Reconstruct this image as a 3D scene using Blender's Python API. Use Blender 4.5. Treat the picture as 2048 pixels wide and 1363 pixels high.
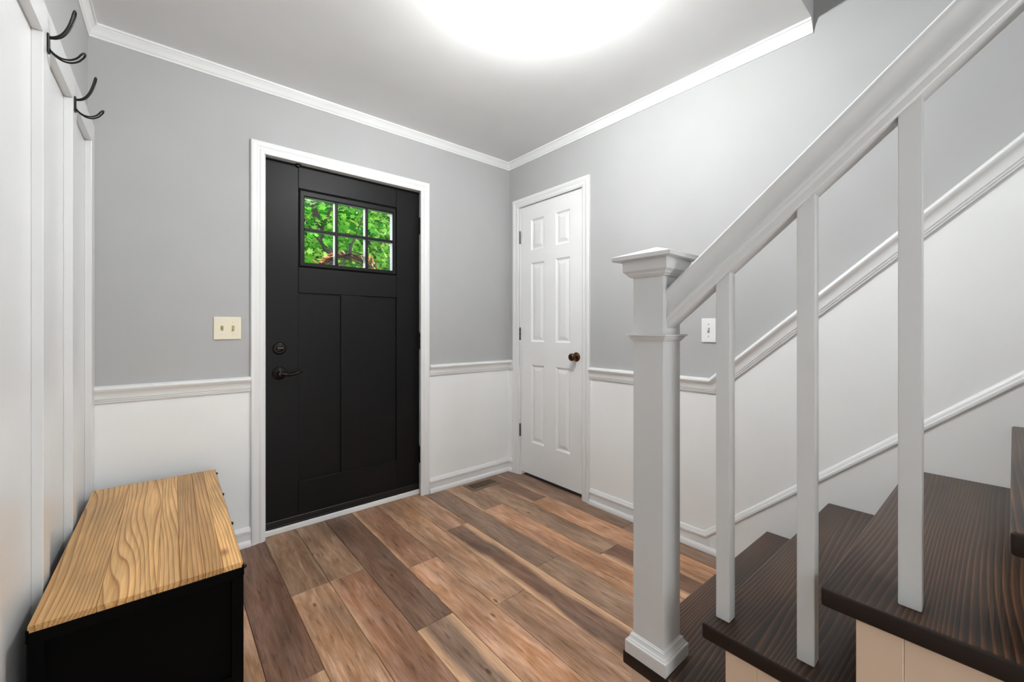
import bpy, bmesh, math, random
from mathutils import Vector, Matrix
random.seed(7)
for o in list(bpy.data.objects): bpy.data.objects.remove(o, do_unlink=True)
S = bpy.context.scene; C = S.collection

# ------------------------------------------------------------------ camera
cam_d = bpy.data.cameras.new('camera'); cam = bpy.data.objects.new('camera', cam_d); C.objects.link(cam)
S.camera = cam
cam.location = (0, 0, 1.12)
cam.rotation_euler = (math.pi/2, 0, -0.7025)
cam_d.sensor_width = 36; cam_d.lens = 822.1257/2048*36
cam_d.shift_y = -(681.5-655.3876)/2048
cam_d.clip_start = 0.02; cam_d.clip_end = 200
# ------------------------------------------------------------------ world: even overcast daylight
W = bpy.data.worlds.new('world'); S.world = W; W.use_nodes = True
bg = W.node_tree.nodes['Background']
bg.inputs['Color'].default_value = (0.97, 1.0, 1.0, 1); bg.inputs['Strength'].default_value = 3.0
LAMP_STRENGTH = 800.0
# ------------------------------------------------------------------ view
S.view_settings.view_transform = 'Standard'; S.view_settings.look = 'None'
S.view_settings.gamma = 1.0; S.view_settings.use_curve_mapping = False
S.view_settings.exposure = 0.90

# ================================================================== materials
def newmat(name):
    m = bpy.data.materials.new(name); m.use_nodes = True
    nt = m.node_tree; b = nt.nodes['Principled BSDF']
    return m, nt, b
def N(nt, kind, **kw):
    n = nt.nodes.new(kind)
    for k, v in kw.items():
        if k.startswith('i_'): n.inputs[int(k[2:])].default_value = v
        else: setattr(n, k, v)
    return n
def rgb(h):
    def f(c): c /= 255.0; return c/12.92 if c <= .04045 else ((c+.055)/1.055)**2.4
    return (f(h[0]), f(h[1]), f(h[2]), 1)
def ramp(nt, stops, interp='LINEAR'):
    r = nt.nodes.new('ShaderNodeValToRGB'); r.color_ramp.interpolation = interp
    e = r.color_ramp.elements
    while len(e) < len(stops): e.new(0.5)
    for el, (p, c) in zip(e, stops): el.position = p; el.color = c
    return r
def paint(name, col, rough=.45, bump=.05, scale=60, spec=.5, mott=.03):
    m, nt, b = newmat(name)
    tc = N(nt, 'ShaderNodeTexCoord'); no = N(nt, 'ShaderNodeTexNoise'); no.inputs['Scale'].default_value = scale; no.inputs['Detail'].default_value = 3
    nt.links.new(tc.outputs['Object'], no.inputs['Vector'])
    bp = N(nt, 'ShaderNodeBump'); bp.inputs['Strength'].default_value = bump; bp.inputs['Distance'].default_value = .004
    nt.links.new(no.outputs['Fac'], bp.inputs['Height']); nt.links.new(bp.outputs['Normal'], b.inputs['Normal'])
    n2 = N(nt, 'ShaderNodeTexNoise'); n2.inputs['Scale'].default_value = 2.3; n2.inputs['Detail'].default_value = 2
    nt.links.new(tc.outputs['Object'], n2.inputs['Vector'])
    c = rgb(col)
    r = ramp(nt, [(.3, tuple(v*(1-mott) for v in c[:3])+(1,)), (.7, tuple(min(1, v*(1+mott)) for v in c[:3])+(1,))])
    nt.links.new(n2.outputs['Fac'], r.inputs['Fac']); nt.links.new(r.outputs['Color'], b.inputs['Base Color'])
    b.inputs['Roughness'].default_value = rough; b.inputs['Specular IOR Level'].default_value = spec
    return m
def plain(name, col, rough=.4, metal=0.0, spec=.5):
    m, nt, b = newmat(name)
    tc = N(nt, 'ShaderNodeTexCoord'); no = N(nt, 'ShaderNodeTexNoise'); no.inputs['Scale'].default_value = 40
    nt.links.new(tc.outputs['Object'], no.inputs['Vector'])
    mr = N(nt, 'ShaderNodeMapRange'); mr.inputs[3].default_value = max(0, rough-.06); mr.inputs[4].default_value = rough+.06
    nt.links.new(no.outputs['Fac'], mr.inputs[0]); nt.links.new(mr.outputs[0], b.inputs['Roughness'])
    b.inputs['Base Color'].default_value = rgb(col); b.inputs['Metallic'].default_value = metal
    b.inputs['Specular IOR Level'].default_value = spec
    return m
def thin_glass(name, refl=.06, tint=(1, 1, 1, 1), rim=None):
    m, nt, b = newmat(name); nt.nodes.remove(b)
    out = nt.nodes['Material Output']
    t = N(nt, 'ShaderNodeBsdfTransparent'); t.inputs[0].default_value = tint
    g = N(nt, 'ShaderNodeBsdfGlossy'); g.inputs['Roughness'].default_value = .02
    lw = N(nt, 'ShaderNodeLayerWeight'); lw.inputs['Blend'].default_value = .25
    mr = N(nt, 'ShaderNodeMapRange'); mr.inputs[3].default_value = refl*.5; mr.inputs[4].default_value = min(1, refl*6)
    nt.links.new(lw.outputs['Facing'], mr.inputs[0])
    if rim:
        rr = ramp(nt, [(0, tint), (.45, tint), (1, (rim, rim, rim, 1))]); nt.links.new(lw.outputs['Facing'], rr.inputs['Fac']); nt.links.new(rr.outputs['Color'], t.inputs[0])
    mx = N(nt, 'ShaderNodeMixShader'); nt.links.new(mr.outputs[0], mx.inputs[0])
    nt.links.new(t.outputs[0], mx.inputs[1]); nt.links.new(g.outputs[0], mx.inputs[2]); nt.links.new(mx.outputs[0], out.inputs[0])
    return m
def emis(name, col, strength):
    m, nt, b = newmat(name); nt.nodes.remove(b)
    e = N(nt, 'ShaderNodeEmission'); e.inputs[0].default_value = col; e.inputs[1].default_value = strength
    nt.links.new(e.outputs[0], nt.nodes['Material Output'].inputs[0]); return m

def vec_setup(nt, axis, sx, sl, seed_from_object=True, seed=0.0):
    """object coordinates squeezed so grain runs along axis; shifted per object."""
    tc = N(nt, 'ShaderNodeTexCoord')
    mp = N(nt, 'ShaderNodeMapping')
    sc = [sx, sx, sx]; sc['XYZ'.index(axis)] = sl
    mp.inputs['Scale'].default_value = sc
    if seed_from_object:
        oi = N(nt, 'ShaderNodeObjectInfo')
        mu = N(nt, 'ShaderNodeMath', operation='MULTIPLY'); mu.inputs[1].default_value = 37.0
        nt.links.new(oi.outputs['Random'], mu.inputs[0])
        cb = N(nt, 'ShaderNodeCombineXYZ')
        for i in range(3): nt.links.new(mu.outputs[0], cb.inputs[i])
        ad = N(nt, 'ShaderNodeVectorMath', operation='ADD')
        nt.links.new(tc.outputs['Object'], ad.inputs[0]); nt.links.new(cb.outputs[0], ad.inputs[1])
        nt.links.new(ad.outputs[0], mp.inputs['Vector'])
    else:
        mp.inputs['Location'].default_value = (seed, seed*.7, seed*1.3)
        nt.links.new(tc.outputs['Object'], mp.inputs['Vector'])
    return tc, mp

def floor_wood():
    m, nt, b = newmat('floor_plank_wood')
    L = nt.links.new
    tc, fine = vec_setup(nt, 'Y', 150, 7)
    _, mid = vec_setup(nt, 'Y', 22, 3.0)
    _, big = vec_setup(nt, 'Y', 9, 2.2)
    oi = N(nt, 'ShaderNodeObjectInfo')
    nf = N(nt, 'ShaderNodeTexNoise'); nf.inputs['Scale'].default_value = 1; nf.inputs['Detail'].default_value = 6; nf.inputs['Roughness'].default_value = .65; nf.inputs['Distortion'].default_value = .6
    L(fine.outputs[0], nf.inputs['Vector'])
    nm = N(nt, 'ShaderNodeTexNoise'); nm.inputs['Scale'].default_value = 1; nm.inputs['Detail'].default_value = 5; nm.inputs['Distortion'].default_value = 1.6
    L(mid.outputs[0], nm.inputs['Vector'])
    nb = N(nt, 'ShaderNodeTexNoise'); nb.inputs['Scale'].default_value = 1; nb.inputs['Detail'].default_value = 3
    L(big.outputs[0], nb.inputs['Vector'])
    # brightness factor from three scales
    def mrange(src, lo, hi, a=.3, bb=.7):
        r = N(nt, 'ShaderNodeMapRange'); r.inputs[1].default_value = a; r.inputs[2].default_value = bb; r.inputs[3].default_value = lo; r.inputs[4].default_value = hi
        L(src, r.inputs[0]); return r.outputs[0]
    f1 = mrange(nf.outputs['Fac'], .66, 1.3); f2 = mrange(nm.outputs['Fac'], .76, 1.24); f3 = mrange(nb.outputs['Fac'], .70, 1.26)
    mul = N(nt, 'ShaderNodeMath', operation='MULTIPLY'); L(f1, mul.inputs[0]); L(f2, mul.inputs[1])
    mul2 = N(nt, 'ShaderNodeMath', operation='MULTIPLY'); L(mul.outputs[0], mul2.inputs[0]); L(f3, mul2.inputs[1])
    # cross saw marks, faint
    wv = N(nt, 'ShaderNodeTexWave'); wv.bands_direction = 'Y'; wv.inputs['Scale'].default_value = 55; wv.inputs['Distortion'].default_value = 6; wv.inputs['Detail'].default_value = 3
    L(tc.outputs['Object'], wv.inputs['Vector'])
    sw = mrange(wv.outputs['Fac'], .93, 1.05, 0, 1)
    mul3 = N(nt, 'ShaderNodeMath', operation='MULTIPLY'); L(mul2.outputs[0], mul3.inputs[0]); L(sw, mul3.inputs[1])
    _, fk = vec_setup(nt, 'Y', 95, 11)
    nk = N(nt, 'ShaderNodeTexNoise'); nk.inputs['Scale'].default_value = 1; nk.inputs['Detail'].default_value = 2; L(fk.outputs[0], nk.inputs['Vector'])
    fl = mrange(nk.outputs['Fac'], 1.0, .62, .58, .70)
    mul4 = N(nt, 'ShaderNodeMath', operation='MULTIPLY'); L(mul3.outputs[0], mul4.inputs[0]); L(fl, mul4.inputs[1]); mul3 = mul4
    # knots
    vo = N(nt, 'ShaderNodeTexVoronoi'); vo.inputs['Scale'].default_value = 1
    _, kn = vec_setup(nt, 'Y', 8.0, 3.2); L(kn.outputs[0], vo.inputs['Vector'])
    kr = ramp(nt, [(0, (.28, .26, .24, 1)), (.035, (.45, .42, .4, 1)), (.07, (1.15, 1.1, 1.0, 1)), (.12, (1, 1, 1, 1))]); L(vo.outputs['Distance'], kr.inputs['Fac'])
    mc = N(nt, 'ShaderNodeMix', data_type='RGBA', blend_type='MULTIPLY'); mc.inputs[0].default_value = 1
    L(oi.outputs['Color'], mc.inputs[6]); L(kr.outputs['Color'], mc.inputs[7])
    hs = N(nt, 'ShaderNodeHueSaturation'); L(mc.outputs[2], hs.inputs['Color']); L(mul3.outputs[0], hs.inputs['Value'])
    sat = mrange(nm.outputs['Fac'], 1.12, .85); L(sat, hs.inputs['Saturation'])
    # pale sapwood along the edges, per plank
    at = N(nt, 'ShaderNodeAttribute'); at.attribute_type = 'OBJECT'; at.attribute_name = 'sap_left'
    at2 = N(nt, 'ShaderNodeAttribute'); at2.attribute_type = 'OBJECT'; at2.attribute_name = 'sap_right'
    sp = N(nt, 'ShaderNodeSeparateXYZ'); L(tc.outputs['Object'], sp.inputs[0])
    _, sv = vec_setup(nt, 'Y', 7, 2.2)
    ns = N(nt, 'ShaderNodeTexNoise'); ns.inputs['Scale'].default_value = 1; ns.inputs['Detail'].default_value = 4; L(sv.outputs[0], ns.inputs['Vector'])
    wob = mrange(ns.outputs['Fac'], -.022, .022)
    def sap(att, sign):
        # distance from this edge = half + sign*x ; mask = smooth(att + wob - dist)
        a = N(nt, 'ShaderNodeMath', operation='MULTIPLY'); L(sp.outputs['X'], a.inputs[0]); a.inputs[1].default_value = sign
        d = N(nt, 'ShaderNodeMath', operation='ADD'); L(a.outputs[0], d.inputs[0]); d.inputs[1].default_value = .0776
        g = N(nt, 'ShaderNodeMath', operation='GREATER_THAN'); L(att, g.inputs[0]); g.inputs[1].default_value = .001
        w = N(nt, 'ShaderNodeMath', operation='ADD'); L(att, w.inputs[0]); L(wob, w.inputs[1])
        s = N(nt, 'ShaderNodeMath', operation='SUBTRACT'); L(w.outputs[0], s.inputs[0]); L(d.outputs[0], s.inputs[1])
        r = N(nt, 'ShaderNodeMapRange'); r.inputs[1].default_value = -.012; r.inputs[2].default_value = .016; L(s.outputs[0], r.inputs[0])
        k = N(nt, 'ShaderNodeMath', operation='MULTIPLY'); L(r.outputs[0], k.inputs[0]); L(g.outputs[0], k.inputs[1]); return k.outputs[0]
    mx = N(nt, 'ShaderNodeMath', operation='MAXIMUM'); L(sap(at.outputs['Fac'], 1), mx.inputs[0]); L(sap(at2.outputs['Fac'], -1), mx.inputs[1])
    pal = N(nt, 'ShaderNodeHueSaturation'); pal.inputs['Color'].default_value = rgb((206, 165, 130)); L(f1, pal.inputs['Value'])
    mix = N(nt, 'ShaderNodeMix', data_type='RGBA'); L(mx.outputs[0], mix.inputs[0]); L(hs.outputs[0], mix.inputs[6]); L(pal.outputs[0], mix.inputs[7])
    L(mix.outputs[2], b.inputs['Base Color'])
    L(mrange(nf.outputs['Fac'], .36, .52), b.inputs['Roughness'])
    bp = N(nt, 'ShaderNodeBump'); bp.inputs['Strength'].default_value = .25; bp.inputs['Distance'].default_value = .002
    L(nf.outputs['Fac'], bp.inputs['Height']); L(bp.outputs[0], b.inputs['Normal'])
    b.inputs['Specular IOR Level'].default_value = .4
    return m

def ring_wood(name, axis, stops, freq, warp, along=1.1, rough=.4, spec=.4, bump=.1, use_obj_color=False, across=6.0, drift=(.78, 1.2)):
    """flat-sawn board: growth-ring lines along axis, warped into cathedrals."""
    m, nt, b = newmat(name); L = nt.links.new
    tc, wv = vec_setup(nt, axis, across, along)
    nw = N(nt, 'ShaderNodeTexNoise'); nw.inputs['Scale'].default_value = 1; nw.inputs['Detail'].default_value = 2.0; nw.inputs['Roughness'].default_value = .4; L(wv.outputs[0], nw.inputs['Vector'])
    _, fv = vec_setup(nt, axis, 220, 6)
    nf = N(nt, 'ShaderNodeTexNoise'); nf.inputs['Scale'].default_value = 1; nf.inputs['Detail'].default_value = 4; L(fv.outputs[0], nf.inputs['Vector'])
    sp = N(nt, 'ShaderNodeSeparateXYZ'); L(tc.outputs['Object'], sp.inputs[0])
    cross = {'X': 'Y', 'Y': 'X'}[axis]
    a = N(nt, 'ShaderNodeMath', operation='MULTIPLY'); L(sp.outputs[cross], a.inputs[0]); a.inputs[1].default_value = freq*.35
    w = N(nt, 'ShaderNodeMath', operation='MULTIPLY_ADD'); L(nw.outputs['Fac'], w.inputs[0]); w.inputs[1].default_value = warp; L(a.outputs[0], w.inputs[2])
    fr = N(nt, 'ShaderNodeMath', operation='FRACT'); L(w.outputs[0], fr.inputs[0])
    r = ramp(nt, stops); L(fr.outputs[0], r.inputs['Fac'])
    mr = N(nt, 'ShaderNodeMapRange'); mr.inputs[1].default_value = .3; mr.inputs[2].default_value = .7; mr.inputs[3].default_value = .8; mr.inputs[4].default_value = 1.18; L(nf.outputs['Fac'], mr.inputs[0])
    _, bv = vec_setup(nt, axis, 7, 2.0)
    nb = N(nt, 'ShaderNodeTexNoise'); nb.inputs['Scale'].default_value = 1; nb.inputs['Detail'].default_value = 3; L(bv.outputs[0], nb.inputs['Vector'])
    mr2 = N(nt, 'ShaderNodeMapRange'); mr2.inputs[1].default_value = .3; mr2.inputs[2].default_value = .7; mr2.inputs[3].default_value = drift[0]; mr2.inputs[4].default_value = drift[1]; L(nb.outputs['Fac'], mr2.inputs[0])
    mu = N(nt, 'ShaderNodeMath', operation='MULTIPLY'); L(mr.outputs[0], mu.inputs[0]); L(mr2.outputs[0], mu.inputs[1])
    hs = N(nt, 'ShaderNodeHueSaturation'); L(r.outputs[0], hs.inputs['Color']); L(mu.outputs[0], hs.inputs['Value'])
    # knots
    vo = N(nt, 'ShaderNodeTexVoronoi'); vo.inputs['Scale'].default_value = 1
    _, kv = vec_setup(nt, axis, 7, 3.4); L(kv.outputs[0], vo.inputs['Vector'])
    kr = ramp(nt, [(0, (.35, .3, .26, 1)), (.05, (.55, .48, .42, 1)), (.1, (.92, .88, .84, 1)), (.16, (1, 1, 1, 1))]); L(vo.outputs['Distance'], kr.inputs['Fac'])
    mc = N(nt, 'ShaderNodeMix', data_type='RGBA', blend_type='MULTIPLY'); mc.inputs[0].default_value = 1; L(hs.outputs[0], mc.inputs[6]); L(kr.outputs[0], mc.inputs[7])
    last = mc.outputs[2]
    if use_obj_color:
        oi = N(nt, 'ShaderNodeObjectInfo')
        m2 = N(nt, 'ShaderNodeMix', data_type='RGBA', blend_type='MULTIPLY'); m2.inputs[0].default_value = 1; L(last, m2.inputs[6]); L(oi.outputs['Color'], m2.inputs[7]); last = m2.outputs[2]
    L(last, b.inputs['Base Color'])
    b.inputs['Roughness'].default_value = rough; b.inputs['Specular IOR Level'].default_value = spec
    bp = N(nt, 'ShaderNodeBump'); bp.inputs['Strength'].default_value = bump; bp.inputs['Distance'].default_value = .002
    L(nf.outputs['Fac'], bp.inputs['Height']); L(bp.outputs[0], b.inputs['Normal'])
    return m

def leaf_mat(name, c1, c2, c3):
    m, nt, b = newmat(name); L = nt.links.new; nt.nodes.remove(b)
    ge = N(nt, 'ShaderNodeNewGeometry')
    r = ramp(nt, [(0, rgb(c1)), (.5, rgb(c2)), (1, rgb(c3))]); L(ge.outputs['Random Per Island'], r.inputs['Fac'])
    d = N(nt, 'ShaderNodeBsdfDiffuse'); t = N(nt, 'ShaderNodeBsdfTranslucent')
    L(r.outputs[0], d.inputs[0]); L(r.outputs[0], t.inputs[0])
    mx = N(nt, 'ShaderNodeMixShader'); mx.inputs[0].default_value = .45; L(d.outputs[0], mx.inputs[1]); L(t.outputs[0], mx.inputs[2])
    L(mx.outputs[0], nt.nodes['Material Output'].inputs[0]); return m

M = dict(
    grey=paint('grey_wall_paint', (180, 181, 181), .7, .06, 45, .2),
    white=paint('white_wall_paint', (246, 248, 248), .6, .07, 40, .3),
    trim=paint('white_trim_gloss', (235, 236, 236), .3, .01, 30),
    batten=paint('white_batten_gloss', (228, 229, 229), .25, .04, 22),
    rail=paint('white_balustrade_gloss', (209, 210, 210), .32, .015, 35),
    ceiling=paint('ceiling_paint', (236, 237, 237), .7, .05, 50),
    closet=paint('white_closet_door_gloss', (240, 241, 241), .35, .015, 60),
    beige=paint('beige_stair_paint', (214, 190, 166), .45, .06, 25, mott=.03),
    blackdoor=paint('black_door_paint', (12, 12, 13), .46, .06, 70, .22, mott=.12),
    blackmetal=plain('black_metal', (14, 14, 15), .38, 0.3),
    blackframe=plain('black_powder_coat', (6, 5, 5), .7, 0, .06),
    bronze=plain('oil_rubbed_bronze', (40, 36, 34), .3, .85),
    antique=plain('antique_brass', (92, 70, 48), .25, .95),
    hingegrey=plain('dark_nickel', (70, 68, 66), .35, .8),
    almond=plain('almond_plastic', (232, 224, 200), .35),
    togglebr=plain('aged_toggle', (176, 158, 110), .4),
    whiteplastic=plain('white_plastic', (238, 238, 238), .35),
    chrome=plain('chrome_screw', (170, 170, 170), .3, .9),
    greyedge=plain('glazing_spacer_grey', (138, 146, 152), .4),
    rubber=plain('black_rubber_sweep', (18, 18, 19), .35),
    tan=plain('tan_register_metal', (118, 98, 76), .45, .3),
    dark=plain('void_shade', (20, 17, 14), .8),  # dark colour stands in for the shade behind openings
    glass=thin_glass('window_glass', .05),
    globe=thin_glass('globe_glass', .09, (.97, .97, .97, 1), .15),
    bulb=emis('bulb_light', (.985, 1, 1, 1), LAMP_STRENGTH),
    floor=floor_wood(),
    subfloor=plain('subfloor', (40, 30, 24), .9),
    tread=ring_wood('dark_stained_tread', 'X', [(0, rgb((34, 24, 18))), (.35, rgb((48, 34, 25))), (.62, rgb((66, 45, 32))), (.84, rgb((98, 63, 40))), (.94, rgb((58, 40, 28))), (1, rgb((34, 24, 18)))], 300, 16, .6, .36, .4, .25, drift=(.5, 1.6)),
    treadend=plain('dark_stained_tread_end', (30, 20, 15), .5, 0, .3),  # end faces coloured darker than the tread tops
    benchtop=ring_wood('oiled_pine_board', 'Y', [(0, rgb((218, 178, 122))), (.45, rgb((214, 170, 114))), (.75, rgb((196, 148, 92))), (.88, rgb((158, 110, 64))), (.95, rgb((190, 142, 88))), (1, rgb((218, 178, 122)))], 230, 23, .5, .42, .35, .08, True, 4.5),
    bark=plain('tree_bark', (40, 34, 29), .9),
    leafA=leaf_mat('leaf_mid_green', (20, 78, 22), (62, 146, 44), (128, 184, 78)),
    leafB=leaf_mat('leaf_deep_green', (6, 32, 12), (22, 76, 28), (64, 134, 50)),
    leafC=leaf_mat('leaf_yellow_green', (44, 114, 30), (104, 170, 56), (170, 200, 104)),
    grass=plain('lawn_green', (58, 92, 34), .9),
    twig=plain('wreath_twig', (70, 46, 34), .8),
    dried=leaf_mat('dried_flower', (166, 84, 54), (214, 158, 108), (236, 214, 168)),
    sensor=plain('dark_grey_plastic', (48, 51, 55), .4),
)

# ================================================================== helpers
def finish(name, bm, mat, parent=None, smooth=False, recalc=True, mats=None):
    if recalc: bmesh.ops.recalc_face_normals(bm, faces=bm.faces)
    me = bpy.data.meshes.new(name); bm.to_mesh(me); bm.free()
    for mm in (mats or [mat]): me.materials.append(M[mm] if isinstance(mm, str) else mm)
    if smooth:
        for p in me.polygons: p.use_smooth = True
    o = bpy.data.objects.new(name, me); C.objects.link(o)
    if parent is not None: o.parent = parent
    return o
def smooth_angle(o, ang=35):
    me = o.data
    for p in me.polygons: p.use_smooth = True
    bm = bmesh.new(); bm.from_mesh(me)
    for e in bm.edges:
        if len(e.link_faces) == 2 and e.calc_face_angle(0) > math.radians(ang): e.smooth = False
    bm.to_mesh(me); bm.free()
def tag(o, label, cat=None, group=None, kind=None):
    o['label'] = label
    if cat: o['category'] = cat
    if group: o['group'] = group
    if kind: o['kind'] = kind
    return o
def empty(name, loc=(0, 0, 0), rz=0):
    o = bpy.data.objects.new(name, None); o.empty_display_size = .1; C.objects.link(o); o.location = loc; o.rotation_euler = (0, 0, rz); return o
def add_box(bm, x0, x1, y0, y1, z0, z1, bev=0, seg=1, mi=0):
    vs = [bm.verts.new(p) for p in ((x0, y0, z0), (x1, y0, z0), (x1, y1, z0), (x0, y1, z0), (x0, y0, z1), (x1, y0, z1), (x1, y1, z1), (x0, y1, z1))]
    fs = [bm.faces.new([vs[i] for i in q]) for q in ((3, 2, 1, 0), (4, 5, 6, 7), (0, 1, 5, 4), (1, 2, 6, 5), (2, 3, 7, 6), (3, 0, 4, 7))]
    for f in fs: f.material_index = mi
    if bev:
        es = list({e for f in fs for e in f.edges})
        bmesh.ops.bevel(bm, geom=es, offset=bev, segments=seg, affect='EDGES', profile=.5)
def box(name, mat, parent, x0, x1, y0, y1, z0, z1, bev=0, seg=1):
    bm = bmesh.new(); add_box(bm, x0, x1, y0, y1, z0, z1, bev, seg); return finish(name, bm, mat, parent)
def add_poly(bm, pts, vec, mi=0):
    """closed polygon (3-D points) extruded by vec"""
    vec = Vector(vec)
    a = [bm.verts.new(p) for p in pts]; b = [bm.verts.new(Vector(p)+vec) for p in pts]
    n = len(pts); fs = [bm.faces.new(a), bm.faces.new(b[::-1])]
    for i in range(n): fs.append(bm.faces.new((a[i], b[i], b[(i+1) % n], a[(i+1) % n])))
    for f in fs: f.material_index = mi
def add_sweep(bm, path, Nn, prof, first=None, last=None):
    """profile (p in-plane perpendicular, q along N) swept on a planar polyline, mitred."""
    Nn = Vector(Nn).normalized(); P = [Vector(p) for p in path]
    t = [(P[i+1]-P[i]).normalized() for i in range(len(P)-1)]
    if first: t = [Vector(first).normalized()]+t
    else: t = [t[0]]+t
    t = t+[Vector(last).normalized()] if last else t+[t[-1]]
    rings = []
    for i, p in enumerate(P):
        a = Nn.cross(t[i]); b = Nn.cross(t[i+1]); mit = (a+b)/(1+a.dot(b))
        rings.append([bm.verts.new(p+mit*pp+Nn*qq) for pp, qq in prof])
    n = len(prof)
    for r0, r1 in zip(rings, rings[1:]):
        for i in range(n): bm.faces.new((r0[i], r0[(i+1) % n], r1[(i+1) % n], r1[i]))
    bm.faces.new(rings[0]); bm.faces.new(rings[-1][::-1])
def sweep(name, mat, parent, path, Nn, prof, first=None, last=None, ang=30):
    bm = bmesh.new(); add_sweep(bm, path, Nn, prof, first, last); o = finish(name, bm, mat, parent); smooth_angle(o, ang); return o
def add_lathe(bm, prof, seg=24, mtx=None):
    mtx = mtx or Matrix()
    rings = []
    for r, z in prof:
        if r < 1e-6: rings.append([bm.verts.new(mtx @ Vector((0, 0, z)))])
        else: rings.append([bm.verts.new(mtx @ Vector((r*math.cos(2*math.pi*k/seg), r*math.sin(2*math.pi*k/seg), z))) for k in range(seg)])
    for a, b in zip(rings, rings[1:]):
        if len(a) == 1 and len(b) == 1: continue
        for k in range(seg):
            k2 = (k+1) % seg
            if len(a) == 1: bm.faces.new((a[0], b[k], b[k2]))
            elif len(b) == 1: bm.faces.new((a[k], b[0], a[k2]))
            else: bm.faces.new((a[k], b[k], b[k2], a[k2]))
def lathe(name, mat, parent, prof, seg=24, mtx=None, ang=40):
    bm = bmesh.new(); add_lathe(bm, prof, seg, mtx); o = finish(name, bm, mat, parent); smooth_angle(o, ang); return o
def add_tube(bm, pts, rad, seg=8, closed=False):
    P = [Vector(p) for p in pts]; n = len(P)
    rs = rad if isinstance(rad, (list, tuple)) else [rad]*n
    rings = []; up = None
    for i in range(n):
        if closed: t = (P[(i+1) % n]-P[i-1]).normalized()
        else: t = (P[min(i+1, n-1)]-P[max(i-1, 0)]).normalized()
        if up is None:
            up = Vector((0, 0, 1)) if abs(t.z) < .9 else Vector((1, 0, 0))
        u = (up-t*up.dot(t)).normalized(); v = t.cross(u); up = u
        rings.append([bm.verts.new(P[i]+(u*math.cos(2*math.pi*k/seg)+v*math.sin(2*math.pi*k/seg))*rs[i]) for k in range(seg)])
    pairs = list(zip(rings, rings[1:]))+([(rings[-1], rings[0])] if closed else [])
    for a, b in pairs:
        for k in range(seg): bm.faces.new((a[k], a[(k+1) % seg], b[(k+1) % seg], b[k]))
    if not closed: bm.faces.new(rings[0][::-1]); bm.faces.new(rings[-1])
def tube(name, mat, parent, pts, rad, seg=8, closed=False):
    bm = bmesh.new(); add_tube(bm, pts, rad, seg, closed); return finish(name, bm, mat, parent, smooth=True)
def spline(pts, n=8):
    """Catmull-Rom through pts"""
    P = [Vector(p) for p in pts]; P = [2*P[0]-P[1]]+P+[2*P[-1]-P[-2]]; out = []
    for i in range(1, len(P)-2):
        for k in range(n):
            t = k/n; a, b, c, d = P[i-1:i+3]
            out.append(.5*((2*b)+(c-a)*t+(2*a-5*b+4*c-d)*t*t+(3*b-a-3*c+d)*t**3))
    out.append(P[-2]); return out
def frame_panel(bm, to3, u0, u1, v0, v1, loops):
    """nested rectangles (inset, depth) -> moulded panel surface, last one capped"""
    rings = []
    for ins, d in loops:
        rings.append([bm.verts.new(to3(u, v, d)) for u, v in ((u0+ins, v0+ins), (u1-ins, v0+ins), (u1-ins, v1-ins), (u0+ins, v1-ins))])
    for a, b in zip(rings, rings[1:]):
        for k in range(4): bm.faces.new((a[k], a[(k+1) % 4], b[(k+1) % 4], b[k]))
    bm.faces.new(rings[-1])

# ================================================================== room constants
YA, XB, ZC = 2.495, 2.083, 2.412      # far wall, right wall, ceiling
AC = -0.0158                          # the left wall is a little out of square
XC = -0.2475                          # left wall face at the far corner
YB = -1.6                             # unseen end of the hall, left open to let daylight in
def xl(y): return XC+.0158*(y-YA)
RS = .884                             # slope of the stairs
TH = math.atan(RS)

# ================================================================== floor
COLS0, PW = .403, .1553
floor = box('floor', 'subfloor', None, -.4, 2.2, YB, 2.56, -.05, -.0125)
tag(floor, 'floor of wide brown wood planks in mixed tones', 'floor', kind='structure')
T = dict(walnut=(128, 95, 76), greybrown=(156, 124, 99), orange=(190, 142, 108), red=(164, 121, 95), dark=(120, 92, 74), mid=(172, 132, 103), greyd=(141, 113, 93), tan=(184, 142, 110))
# column -> list of (joint y below which next starts, tone, sap_left, sap_right) from the far wall to the camera
LAY = {
 -4: [('mid', 1.1, 0, 0), ('walnut', -.3, 0, 0), ('tan', None, 0, 0)],
 -3: [('red', 1.8, 0, 0), ('mid', .5, 0, 0), ('dark', None, 0, 0)],
 -2: [('dark', 2.0, 0, 0), ('tan', .75, 0, 0), ('greybrown', None, 0, 0)],
 -1: [('walnut', 1.43, 0, 0), ('red', .2, 0, .02), ('tan', None, 0, 0)],
 0: [('greybrown', 1.903, 0, 0), ('tan', .6, 0, 0), ('red', None, 0, 0)],
 1: [('greybrown', 1.907, 0, 0), ('red', .7, .012, 0), ('greyd', None, 0, 0)],
 2: [('dark', 1.388, 0, 0), ('greyd', .1, .030, .034), ('tan', None, 0, 0)],
 3: [('red', 1.778, .01, 0), ('orange', .5, 0, 0), ('mid', None, 0, 0)],
 4: [('tan', 1.31, 0, 0), ('mid', 0, 0, 0), ('dark', None, 0, 0)],
 5: [('mid', 1.97, 0, 0), ('walnut', .6, .022, .036)],
 6: [('greyd', 1.398, 0, 0), ('greybrown', .5, 0, 0)],
 7: [('greybrown', 2.04, .012, 0), ('orange', .5, 0, 0)],
 8: [('greybrown', 1.2725, 0, 0), ('walnut', .5, .03, 0)],
 9: [('walnut', 1.935, .012, .012), ('orange', .5, 0, 0)],
 10: [('greyd', 1.357, 0, 0), ('greyd', .5, 0, 0)],
}
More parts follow.
